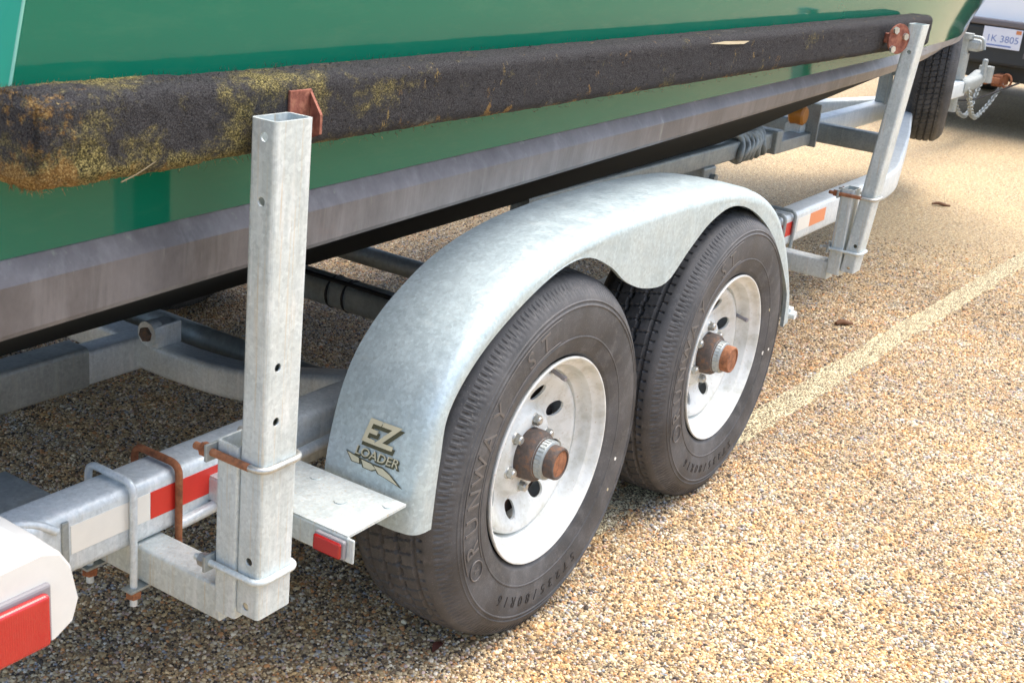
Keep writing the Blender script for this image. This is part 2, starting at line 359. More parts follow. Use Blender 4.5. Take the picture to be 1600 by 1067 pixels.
X, Y, Z, S, C_ = scatter()
me = bpy.data.meshes.new('gravel'); me.vertices.add(len(X)); me.vertices.foreach_set('co', np.stack([X, Y, Z], -1).astype(np.float32).ravel())
a = me.attributes.new('col', 'FLOAT_COLOR', 'POINT'); a.data.foreach_set('color', np.concatenate([C_, np.ones((len(X), 1))], 1).astype(np.float32).ravel())
a = me.attributes.new('scl', 'FLOAT_VECTOR', 'POINT'); a.data.foreach_set('vector', (S[:, None] * rng.uniform(.7, 1.3, (len(X), 3)) * np.array([1.12, 1.12, .85])).astype(np.float32).ravel())
a = me.attributes.new('rot', 'FLOAT_VECTOR', 'POINT'); a.data.foreach_set('vector', (rng.uniform(-1, 1, (len(X), 3)) * np.array([.5, .5, 3.14])).astype(np.float32).ravel())
gt = bpy.data.node_groups.new('stones', 'GeometryNodeTree')
gt.interface.new_socket('Geometry', in_out='INPUT', socket_type='NodeSocketGeometry'); gt.interface.new_socket('Geometry', in_out='OUTPUT', socket_type='NodeSocketGeometry')
gi = gt.nodes.new('NodeGroupInput'); go = gt.nodes.new('NodeGroupOutput')
iop = gt.nodes.new('GeometryNodeInstanceOnPoints'); ico = gt.nodes.new('GeometryNodeMeshIcoSphere'); ico.inputs['Radius'].default_value = 1; ico.inputs['Subdivisions'].default_value = 2
sm = gt.nodes.new('GeometryNodeSetMaterial'); sm.inputs['Material'].default_value = M['pebble']
na = {}
for nm in ('scl', 'rot'):
    x = gt.nodes.new('GeometryNodeInputNamedAttribute'); x.data_type = 'FLOAT_VECTOR'; x.inputs['Name'].default_value = nm; na[nm] = x
gt.links.new(gi.outputs[0], iop.inputs['Points']); gt.links.new(ico.outputs['Mesh'], sm.inputs['Geometry']); gt.links.new(sm.outputs[0], iop.inputs['Instance'])
gt.links.new(na['scl'].outputs['Attribute'], iop.inputs['Scale']); gt.links.new(na['rot'].outputs['Attribute'], iop.inputs['Rotation'])
gt.links.new(iop.outputs[0], go.inputs[0])
gv = bpy.data.objects.new('gravel', me); col.objects.link(gv); gv.modifiers.new('stones', 'NODES').node_group = gt
tag(gv, 'small tan, brown and grey stones covering the ground', 'gravel', kind='stuff')

# ================================================================== TRAILER
T = empty('boat_trailer'); tag(T, 'galvanised tandem axle boat trailer carrying the green boat', 'boat trailer')
RY0, RY1, RZ0, RZ1 = .3209, .4019, .3772, .490
RC = ((RY0 + RY1) / 2, (RZ0 + RZ1) / 2)
def rail(side):
    f = (lambda y: y) if side < 0 else (lambda y: 2 * YC - y)
    b = MB(); b.sweep([(-1.45, f(RC[0]), RC[1]), (3.40, f(RC[0]), RC[1]), (4.60, f(.66), RC[1]), (5.9, f(1.02), RC[1])], rrect(RY1 - RY0, RZ1 - RZ0, .016), fillet=.22, fseg=8)
    return obj('frame_rail', b, 'galv', T, 40)
rail(-1); rail(1)
# reflector tapes on the near rail
def tape(x0, x1, mat):
    b = MB(); b.box(x0, x1, RY0 - .0012, RY0 + .0005, .4412 - .0245, .4412 + .0245); return obj('reflector_tape', b, mat, T)
tape(-.918, -.7605, 'tape_white'); tape(-.7595, -.48, 'tape_red')
tape(1.97, 2.16, 'tape_red'); tape(2.2, 2.325, 'tape_white'); tape(2.3255, 2.49, 'tape_orange')
b = MB(); b.box(-.936, -.923, RY0 - .004, RY0 + .001, .405, .478, .002); obj('tape_end_strip', b, 'galv_dark', T)
# centre keel beam, front and rear, with telescoped ends
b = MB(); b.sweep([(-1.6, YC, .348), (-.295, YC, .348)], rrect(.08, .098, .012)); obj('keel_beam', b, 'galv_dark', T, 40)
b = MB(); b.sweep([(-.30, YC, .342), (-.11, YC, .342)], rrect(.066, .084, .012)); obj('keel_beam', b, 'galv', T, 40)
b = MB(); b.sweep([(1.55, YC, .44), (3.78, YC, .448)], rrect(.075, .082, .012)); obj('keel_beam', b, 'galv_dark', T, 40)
# tongue
b = MB(); b.sweep([(4.2, YC + .03, .43), (7.45, YC, .45)], rrect(.085, .11, .014)); obj('tongue', b, 'galv', T, 40)
b = MB(); b.box(3.76, 3.84, YC - .06, YC + .06, .385, .50, .006); b.box(4.27, 4.285, YC - .08, YC + .09, .37, .59, .003); b.box(3.84, 4.27, YC - .05, YC + .05, .38, .44, .004); obj('roller_bracket', b, 'galv_dark', T)
b = MB(); b.revolve([(.0, -.04), (.04, -.04), (.05, -.03), (.046, 0), (.05, .03), (.04, .04), (0, .04)], (4.17, YC, .535), 28); obj('keel_roller', b, 'amber', T, 40)
# cross members: V shaped rear, straight middle, front
def vmember(x):
    y = lambda a: a
    half = [(x, .39, .425), (x, .45, .425), (x, .60, .385), (x, .78, .345), (x, .95, .338), (x, YC, .338)]
    full = half + [(x, 2 * YC - p[1], p[2]) for p in half[-2::-1]]
    b = MB(); b.sweep(full, rrect(.075, .075, .014), fillet=.08, up=(0, 0, 1)); return obj('cross_member', b, 'galv', T, 40)
vmember(-.105)
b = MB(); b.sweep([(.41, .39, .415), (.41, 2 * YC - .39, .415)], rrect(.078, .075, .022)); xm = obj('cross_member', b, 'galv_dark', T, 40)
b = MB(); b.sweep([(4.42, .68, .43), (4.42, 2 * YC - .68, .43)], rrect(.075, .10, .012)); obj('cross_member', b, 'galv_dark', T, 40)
for yy in (.87, .925):
    b = MB(); b.sweep([(.41 + .045 * math.cos(a), yy, .415 + .042 * math.sin(a)) for a in np.linspace(0, 2 * math.pi, 25)], .0035, caps=False); obj('cable_tie', b, 'black', T)
b = MB(); b.sweep([(.375, .40, .455), (.372, .6, .457), (.375, .85, .458), (.372, 1.2, .456), (.375, 1.7, .456)], .006, fillet=.02); obj('brake_line', b, 'black', T)
# pivot bracket and rusty bolt on the rear V member
b = MB(); b.box(-.15, -.075, .985, 1.035, .375, .43, .004); b.cyl((-.16, 1.01, .408), (-.13, 1.01, .408), .03); obj('pivot_bracket', b, 'galv', T)
b = MB(); b.hexa((-.168, 1.01, .408), (-.15, 1.01, .408), .018); obj('pivot_bolt', b, 'hub', T)
# rag-like coil of old strap on the front keel beam, and hanging bracket
b = MB()
for i in range(7):
    x0 = 3.36 + i * .045; ph = random.random() * 2
    b.sweep([(x0 + .02 * math.sin(3 * a + ph), YC + (.052 + .008 * math.sin(2 * a + i)) * math.cos(a), .452 + (.058 + .010 * math.cos(3 * a + ph)) * math.sin(a)) for a in np.linspace(0, 2 * math.pi, 22)], .016, caps=False)
obj('strap_coil', b, 'galv_dark', T)
b = MB(); b.box(2.97, 3.10, YC - .05, YC + .05, .33, .41, .008); b.cyl((3.05, YC - .075, .36), (3.05, YC + .075, .36), .02); obj('hanger_bracket', b, 'galv_dark', T)
# axles
for ax in (0, .8661):
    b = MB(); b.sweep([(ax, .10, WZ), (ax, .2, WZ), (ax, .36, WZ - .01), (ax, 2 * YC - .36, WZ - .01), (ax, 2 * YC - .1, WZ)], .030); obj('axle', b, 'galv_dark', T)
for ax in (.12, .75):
    b = MB(); b.box(ax - .17, ax + .17, .325, .395, .345, .374, .004); obj('axle_hanger', b, 'galv_dark', T)

# ---------------------------------------------------------------- wheels
def tyre_mesh():
    half = [(.2135, .034), (.2165, .014), (.222, .004), (.2285, -.001), (.233, -.0045), (.2345, -.0050), (.240, -.0065), (.252, -.0105), (.262, -.0125), (.2635, -.0138), (.2655, -.0138), (.267, -.0128),
            (.282, -.0150), (.30, -.0158), (.315, -.0155), (.327, -.0145), (.329, -.0160), (.3305, -.0160), (.3325, -.0140), (.3365, -.0128), (.338, -.0142), (.3395, -.0142), (.3415, -.0118),
            (.3455, -.0100), (.350, -.0075), (.355, -.0040), (.360, .0000), (.365, .0045), (.370, .0098), (.3745, .0155), (.378, .0205), (.3805, .0250), (.3825, .0295)]
    nt_ = 36; ys = np.linspace(.0295, .2055 - .0, nt_ + 1)[1:]
    Wd = .235 - .018
    tread = []
    for y in np.linspace(.034, Wd - .034, nt_): tread.append((.3825 + .0065 * (1 - ((y - Wd / 2) / (Wd / 2 - .03)) ** 2), y))
    prof = half + tread + [(r, Wd - y) for r, y in half[::-1]]
    prof = np.array(prof); n = len(prof); nh = len(half); seg = 900
    V = np.empty((seg, n, 3)); th = np.arange(seg) / seg * 2 * math.pi
    r = np.tile(prof[:, 0], (seg, 1)); y = np.tile(prof[:, 1], (seg, 1))
    t = th[:, None]
    # tread: four circumferential grooves with zigzag, lateral sipes
    for gy in (.055, .090, .127, .162):
        zig = .0032 * np.sign(np.sin(t * 75)) if gy in (.090, .127) else 0 * t
        r -= .0075 * (np.abs(y - gy - zig) < .0042) * (prof[:, 0] > .379)
    tr = prof[None, :, 0] > .3795
    sh = ((y < .052) & (y > .037)) | ((y > Wd - .052) & (y < Wd - .037))
    lat = (np.mod(t * 100 / (2 * math.pi) + 6 * y, 1.) < .16) & tr & sh
    mid = (np.mod(t * 75 / (2 * math.pi) - 7 * y + .4, 1.) < .13) & tr & (y > .058) & (y < Wd - .058)
    r -= .0042 * lat + .0042 * mid
    # shoulder notches in two rows
    rp = prof[None, :, 0]
    n1 = (np.mod(t * 180 / (2 * math.pi), 1.) < .3) & (rp > .3640) & (rp < .3735)
    n2 = (np.mod(t * 180 / (2 * math.pi) + .5, 1.) < .3) & (rp > .3520) & (rp < .3605)
    sgn = np.where(y < Wd / 2, 1, -1)
    y = y + sgn * .0024 * n1 + sgn * .0017 * n2; r = r - .0008 * n1
    x = r * np.cos(t); z = r * np.sin(t)
    flat = -(WZ - .003); low = np.clip((flat + .045 - z) / .045, 0, 1)
    y = y - sgn * .010 * low ** 2 * (rp > .25)                      # bulge above the contact patch
    z = np.maximum(z, flat)
    V[..., 0] = x; V[..., 1] = y; V[..., 2] = z
    idx = np.arange(seg * n).reshape(seg, n); nx = np.roll(idx, -1, 0)
    F = np.stack([idx[:, :-1], nx[:, :-1], nx[:, 1:], idx[:, 1:]], -1).reshape(-1, 4)
    me = bpy.data.meshes.new('tyre'); me.from_pydata(V.reshape(-1, 3).tolist(), [], F.tolist()); me.polygons.foreach_set('use_smooth', [True] * len(F)); me.update()
    me.materials.append(M['rubber'])
    bm = bmesh.new(); bm.from_mesh(me)
    for e in bm.edges:
        if len(e.link_faces) == 2 and e.calc_face_angle(0) > R(24): e.smooth = False
    bmesh.ops.recalc_face_normals(bm, faces=bm.faces[:]); bm.to_mesh(me); bm.free()
    sw = prof[:nh]; return me, sw
TYRE, SW = tyre_mesh()
def sidewall_y(r): return np.interp(r, SW[:, 0], SW[:, 1])
def sidewall_text(txt, ang0, step, rmid, size, ext, b, outline=False):
    a = ang0
    for ch in txt:
        if ch != ' ':
            v, f = text_mesh(ch, size, ext=.5)
            u = v[:, 0]; h = v[:, 1] - size * .35; rr = rmid + h; an = R(a) - u / rmid
            yy = sidewall_y(rr) - np.where(v[:, 2] > 0, ext, -.002)
            # mirrored x keeps letters readable from -Y
            b.add(np.stack([rr * np.cos(an), yy, rr * np.sin(an)], -1), f)
        a -= step
lt = MB(); sidewall_text('RUNWAY', 196.5, 10.8, .2975, .056, .0016, lt); sidewall_text('ST', 119, 10.2, .2975, .054, .0016, lt)
lt.v += []; 
# ring outlines beside the brand lettering
for rr_, a0, a1 in ((.3225, 205, 98), (.2725, 205, 98)):
    lt.sweep([(rr_ * math.cos(R(a)), float(sidewall_y(rr_)) - .0006, rr_ * math.sin(R(a))) for a in np.linspace(a0, a1, 60)], .0011, caps=False)
lt.sweep([((.2975 + .019 * math.cos(q)) * math.cos(R(207) + .019 * math.sin(q) / .2975 * 1.2), float(sidewall_y(.2975)) - .001, (.2975 + .019 * math.cos(q)) * math.sin(R(207) + .019 * math.sin(q) / .2975 * 1.2)) for q in np.linspace(0, 2 * math.pi, 28)], .0013, caps=False)
sidewall_text('R', 207, 10, .2975, .020, .0010, lt)
LETTER = lt.mesh('lettering'); LETTER.materials.append(M['letter'])
lt = MB(); sidewall_text('ST235/80R16', 295, 5.9, .2970, .032, .0011, lt)
SIZE = lt.mesh('size_marking'); SIZE.materials.append(M['letter_dark'])
# rim: barrel + pressed disc with eight vent holes
rb = MB(); rb.revolve([(.2120, .012), (.2170, .006), (.2205, .001), (.2212, -.003), (.2200, -.0055), (.2170, -.0055), (.2140, -.003), (.2115, .003), (.2085, .010), (.2040, .014), (.1985, .017), (.1955, .024), (.1945, .036), (.1900, .043), (.1820, .047), (.1780, .056), (.1770, .075), (.177, .16), (.20, .19), (.215, .205)], seg=96)
dk = MB(); dp = [(.1762, .060), (.1745, .050), (.1710, .0445), (.1650, .0425), (.1600, .0435), (.1560, .0455), (.1500, .0500), (.1400, .0555), (.1280, .0625), (.1160, .0690), (.1060, .0725), (.0985, .0710), (.0915, .0640), (.0850, .0555), (.0780, .0530), (.0640, .0525), (.0550, .0530), (.0535, .056)]
dk.revolve(dp + [(r - .0005, h + .006) for r, h in dp[::-1]] + [dp[0]], seg=96)
dme = dk.mesh('disc')
bm = bmesh.new(); bm.from_mesh(dme); bmesh.ops.remove_doubles(bm, verts=bm.verts[:], dist=1e-5); bmesh.ops.recalc_face_normals(bm, faces=bm.faces[:]); bm.to_mesh(dme); bm.free()
ct = MB()
for i in range(8):
    a = R(22.5 + 45 * i + 8); ct.cyl((.126 * math.cos(a), 0, .126 * math.sin(a)), (.126 * math.cos(a), .12, .126 * math.sin(a)), .0195, 24)
cm = ct.mesh('ct'); bm = bmesh.new(); bm.from_mesh(cm); bmesh.ops.remove_doubles(bm, verts=bm.verts[:], dist=1e-6); bmesh.ops.recalc_face_normals(bm, faces=bm.faces[:]); bm.to_mesh(cm); bm.free()
dme = cut(dme, cm); rb.add([v.co for v in dme.vertices], [tuple(p.vertices) for p in dme.polygons], True)
RIM = rb.mesh('rim'); RIM.materials.append(M['rim'])
bm = bmesh.new(); bm.from_mesh(RIM)
for e in bm.edges:
    if len(e.link_faces) == 2 and e.calc_face_angle(0) > R(35): e.smooth = False
bm.to_mesh(RIM); bm.free()
h = MB(); h.revolve([(.0, .16), (.0545, .16), (.0545, .034), (.0530, .024), (.0495, .019), (.0440, .017), (.0430, .013)], seg=40); HUB = h.mesh('hub'); HUB.materials.append(M['hub'])
h = MB(); h.revolve([(.040, .03), (.0440, .018), (.0440, .0165), (.0422, .016), (.0415, -.001), (.040, -.003), (.031, -.004)], seg=40)
for i in range(30):
    a = 2 * math.pi * i / 30; h.box(-.0012, .0012, 0, .014, .0412, .0424)
    for q in range(len(h.v) - 8, len(h.v)):
        x, y, z = h.v[q]; h.v[q] = (x * math.cos(a) - z * math.sin(a), y, x * math.sin(a) + z * math.cos(a))
COLLAR = h.mesh('hub_collar'); COLLAR.materials.append(M['galv_dark'])
h = MB(); h.revolve([(.0335, .002), (.0350, -.003), (.0350, -.022), (.0335, -.0255), (.0285, -.0265), (.0282, -.0245)], seg=36); CAP = h.mesh('hub_cap'); CAP.materials.append(M['hub'])
CAP2 = CAP.copy(); CAP2.materials.clear(); CAP2.materials.append(M['rust_cap'])
h = MB(); h.revolve([(.0282, -.0240), (.012, -.0246), (0, -.0244)], seg=36); FACE = h.mesh('cap_face'); FACE.materials.append(M['rust_cap'])
h = MB(); h.hexa((0, .054, 0), (0, .041, 0), .0112); h.cyl((0, .042, 0), (0, .038, 0), .0100, 12, .007); h.cyl((0, .0545, 0), (0, .0515, 0), .0140, 16, .0122); NUT = h.mesh('lug_nut'); NUT.materials.append(M['bolt'])
h = MB(); h.cyl((.178, .046, 0), (.170, .018, 0), .0048, 10); h.cyl((.1705, .020, 0), (.1685, .010, 0), .0056, 10); VALVE = h.mesh('valve_stem'); VALVE.materials.append(M['grey_plastic'])
h = MB(); h.revolve([(0, .085), (.145, .085), (.152, .09), (.152, .15), (0, .15)], seg=40); DRUM = h.mesh('brake_drum'); DRUM.materials.append(M['hub'])
def wheel(name, x, y, z, rot, flip=False, hub=True, label=None, tyre_rot=0):
    W = empty(name, (x, y, z), T)
    if flip: W.rotation_euler = (0, 0, math.pi)
    if label: W['label'] = label
    def put(n, me, ry=rot, off=(0, 0, 0)):
        o = obj(n, me, None, W); o.rotation_euler = (0, -R(ry), 0); return o
    put('tyre', TYRE, tyre_rot); put('rim', RIM); put('valve_stem', VALVE, rot + 74)
    put('lettering', LETTER, rot * .0 if rot == 0 else -2); put('size_marking', SIZE, 0 if rot == 0 else -4)
    if hub:
        put('hub', HUB); put('hub_collar', COLLAR); put('hub_cap', CAP if rot == 0 else CAP2); put('cap_face', FACE); put('brake_drum', DRUM)
        for i in range(6):
            a = R(60 * i + 18 + rot); o = obj('lug_nut', NUT, None, W); o.location = (.0715 * math.cos(a), 0, .0715 * math.sin(a)); o.rotation_euler = (0, random.random(), 0)
    return W
w1 = wheel('wheel', 0, 0, WZ, 0)
w2 = wheel('wheel', .8661, 0, WZ, -52)
for x in (0, .8661): wheel('wheel', x, 2 * YC, WZ, 20, True)
# spots of paint on the sidewalls
for W, pts in ((w1, ((-31, .297, .0035), (-17, .285, .004))), (w2, ((17.5, .262, .0042), (-9, .292, .004), (-11, .262, .0055)))):
    for i, (a, r_, s_) in enumerate(pts):
        b = MB(); yy = float(sidewall_y(r_)); b.cyl((r_ * math.cos(R(a)), yy + .001, r_ * math.sin(R(a))), (r_ * math.cos(R(a)), yy - .0008, r_ * math.sin(R(a))), s_, 12)
        obj('paint_dot', b, 'tape_white' if i else 'bare', W)
sw = wheel('spare_wheel', 5.72, .745, .685, 40, hub=False, tyre_rot=150)
sw.rotation_euler = (0, 0, R(15))
b = MB(); b.cyl((5.70, .82, .685), (5.60, 1.10, .685), .03); b.box(5.55, 5.65, 1.06, 1.12, .47, .72, .005); obj('spare_carrier', b, 'galv_dark', T)

# ---------------------------------------------------------------- fender
def fender(side):
    pp = catmull([(-.462, .385), (-.459, .43), (-.449, .496), (-.423, .592), (-.382, .661), (-.322, .717), (-.233, .769), (-.136, .805), (-.01, .832), (.153, .846), (.338, .850), (.50, .849), (.65, .843), (.79, .832), (.92, .806), (1.03, .764), (1.12, .708), (1.21, .612), (1.285, .500), (1.320, .425), (1.332, .375)], 7)
    tg = np.gradient(pp, axis=0); tg /= np.linalg.norm(tg, axis=1)[:, None]
    path = [(p[0], p[1], -t[1], t[0]) for p, t in zip(pp, tg)]
    low = catmull([(-.412, .33), (-.410, .40), (-.401, .51), (-.382, .606), (-.281, .697), (-.104, .779), (.034, .799), (.147, .761), (.229, .711), (.327, .676), (.437, .669), (.534, .726), (.638, .777), (.762, .795), (.92, .752), (1.097, .645), (1.235, .50), (1.268, .43), (1.280, .33)], 10)
    YO, YI, rr = -.004, .206, .026
    f = (lambda y: y) if side < 0 else (lambda y: 2 * YC - y)
    rings = []
    for px, pz, nx, nz in path:
        # depth of the skirt along -normal to the lower outline
        best = .05
        for (ax, az), (bx, bz) in zip(low[:-1], low[1:]):
            dx, dz = bx - ax, bz - az; det = -nx * -dz + dx * -nz
            det = (-nx) * (-dz) - (-nz) * (-dx)
            if abs(det) < 1e-9: continue
            s_ = ((ax - px) * (-dz) - (az - pz) * (-dx)) / det; u = ((-nx) * (az - pz) - (-nz) * (ax - px)) / det
            if -.001 <= u <= 1.001 and 0.004 < s_ < .3: best = s_; break
        sec = []
        dent = .0022 * noise.noise(Vector((px * 4, pz * 4, 1.7))) + .0012 * noise.noise(Vector((px * 13, pz * 13, 2)))
        for y in (YI, YI - .004, .17, .13, .09, .05, YO + rr + .01): sec.append((y, 0. + dent + .0045 * math.sin((y - YO) / (YI - YO) * math.pi)))
        for a in (0, 15, 30, 45, 60, 75, 90): sec.append((YO + rr - rr * math.sin(R(a)), -rr + rr * math.cos(R(a))))
        d0 = max(best, rr + .004)
        for t in np.linspace(0, 1, 7)[1:]: sec.append((YO + .0015 * noise.noise(Vector((px * 5, t, 3))), -rr - (d0 - rr) * t))
        sec.append((YO + .010, -d0 + .001))
        rings.append([(px + nx * o_, f(y), pz + nz * o_) for y, o_ in sec])
    b = MB(); b.loft(rings, False, False, True)
    me = b.mesh('fender'); bm = bmesh.new(); bm.from_mesh(me); bmesh.ops.recalc_face_normals(bm, faces=bm.faces[:]); bm.to_mesh(me); bm.free()
    me = applied(me, lambda o: setattr(o.modifiers.new('s', 'SOLIDIFY'), 'thickness', .0025)); me.name = 'fender'
    me.materials.clear()
    return obj('fender', me, 'fender', T, 50)
FD = fender(-1); fender(1)
# fender feet at both ends
b = MB(); b.box(1.30, 1.40, .04, .30, .395, .40); b.box(1.335, 1.36, .0, .03, .37, .405, .004); b.hexa((1.345, -.012, .385), (1.345, .012, .385), .014); obj('fender_foot', b, 'galv', T)
# step plate with folded lip
b = MB(); b.add([(-.474, .008, .451), (-.474, .322, .451), (-.628, .322, .451), (-.628, .008, .451), (-.474, .008, .446), (-.474, .322, .446), (-.628, .322, .446), (-.628, .008, .446)], [(0, 1, 2, 3), (7, 6, 5, 4), (0, 4, 5, 1), (1, 5, 6, 2), (2, 6, 7, 3), (3, 7, 4, 0)])
b.box(-.6295, -.6245, -.006, .322, .404, .4475, .002)
for (x, y) in ((-.505, .185), (-.545, .095), (-.50, .025)): b.cyl((x, y, .450), (x, y, .4528), .011, 16)
b.box(-.60, -.475, .22, .226, .40, .447)
stp = obj('step_plate', b, 'post', T)
b = MB(); b.box(-.6395, -.6296, .006, .070, .4095, .444, .004); mk = obj('marker_light', b, 'grey_plastic', T)
b = MB(); b.box(-.6455, -.6394, .009, .067, .4125, .4410, .004, 3); obj('lens', b, 'lens', mk)
b = MB(); b.sweep([(-.70, .318, .385), (-.55, .300, .405), (-.46, .298, .43), (-.2, .30, .435)], .011, fillet=.05); obj('conduit', b, 'galv', T)

# decal on the rear face of the fender
def on_fender(u, v_):      # u across (to the right = -Y), v up along the face
    z = .397 + v_ * .985; x = float(np.interp(z, [.385, .43, .496, .55, .592, .661], [-.462, -.459, -.449, -.4365, -.423, -.382]))
    return (x - .0045 * math.sin((.004 + .09 - u) / .21 * math.pi), .09 - u, z)
def decal(shape_pts_faces, lift, mat, name):
    v, f = shape_pts_faces
    bm = bmesh.new(); vs_l = [bm.verts.new((p[0], p[1], 0)) for p in v]
    for q in f:
        try: bm.faces.new([vs_l[i] for i in q])
        except ValueError: pass
    bmesh.ops.triangulate(bm, faces=bm.faces[:])
    for it in range(3):
        lg = [e for e in bm.edges if e.calc_length() > .010]
        if lg: bmesh.ops.subdivide_edges(bm, edges=lg, cuts=1); bmesh.ops.triangulate(bm, faces=bm.faces[:])
    bm.verts.index_update(); out = []
    for vv in bm.verts:
        x, y, z = on_fender(vv.co.x, vv.co.y); n = Vector((x + .022, 0, (z - .397) * .8)).normalized(); out.append((x + n.x * (lift * .7 + .0030), y, z + n.z * (lift * .7 + .0030)))
    b = MB(); b.add(out, [[q.index for q in fc.verts] for fc in bm.faces]); bm.free()
    return b
E_ = FD
def letters(txt, size, u0, v0, shear, ox=0, oy=0, rot=0, off=0.0, sx=1.):
    v, f = text_mesh(txt, size, 0, shear, off); c_, s_ = math.cos(R(rot)), math.sin(R(rot))
    return [(u0 + ox + x * sx * c_ - y * s_, v0 + oy + x * sx * s_ + y * c_) for x, y in v[:, :2]], f
D_ = empty('decal', parent=FD)
def poly(pts): return [tuple(p) for p in pts], [tuple(range(len(pts)))]
obj('emblem_shadow', decal(letters('EZ', .059, -.010, .1285, .24, .0028, -.0055, off=.003, sx=1.02), .0006, None, ''), 'decal_black', D_)
obj('emblem_letters', decal(letters('EZ', .059, -.010, .1285, .24, off=.0016, sx=1.02), .0014, None, ''), 'decal_cream', D_)
obj('emblem_shadow', decal(letters('LOADER', .0225, -.004, .1015, .15, .0013, -.0022, 0, off=.0016, sx=1.12), .0006, None, ''), 'decal_black', D_)
obj('emblem_letters', decal(letters('LOADER', .0225, -.004, .1015, .15, 0, 0, 0, sx=1.12), .0014, None, ''), 'decal_cream', D_)
def blade(p, w_):
    c_ = [(sum(a for a, _ in p) / len(p)), (sum(a for _, a in p) / len(p))]
    return [(c_[0] + (a - c_[0]) * w_, c_[1] + (b_ - c_[1]) * w_) for a, b_ in p]
for p in ([(-.072, .1005), (-.056, .084), (-.034, .085), (-.038, .0965)], [(-.039, .0965), (-.030, .081), (-.008, .0805), (.004, .087), (-.010, .095)], [(-.012, .0945), (.004, .080), (.018, .078), (.060, .069), (.032, .087), (.012, .095)]):
    obj('emblem_flash', decal(poly(p), .0003, None, ''), 'decal_black', D_)
    obj('emblem_flash', decal(poly(blade(p, .78)), .0010, None, ''), 'decal_cream', D_)

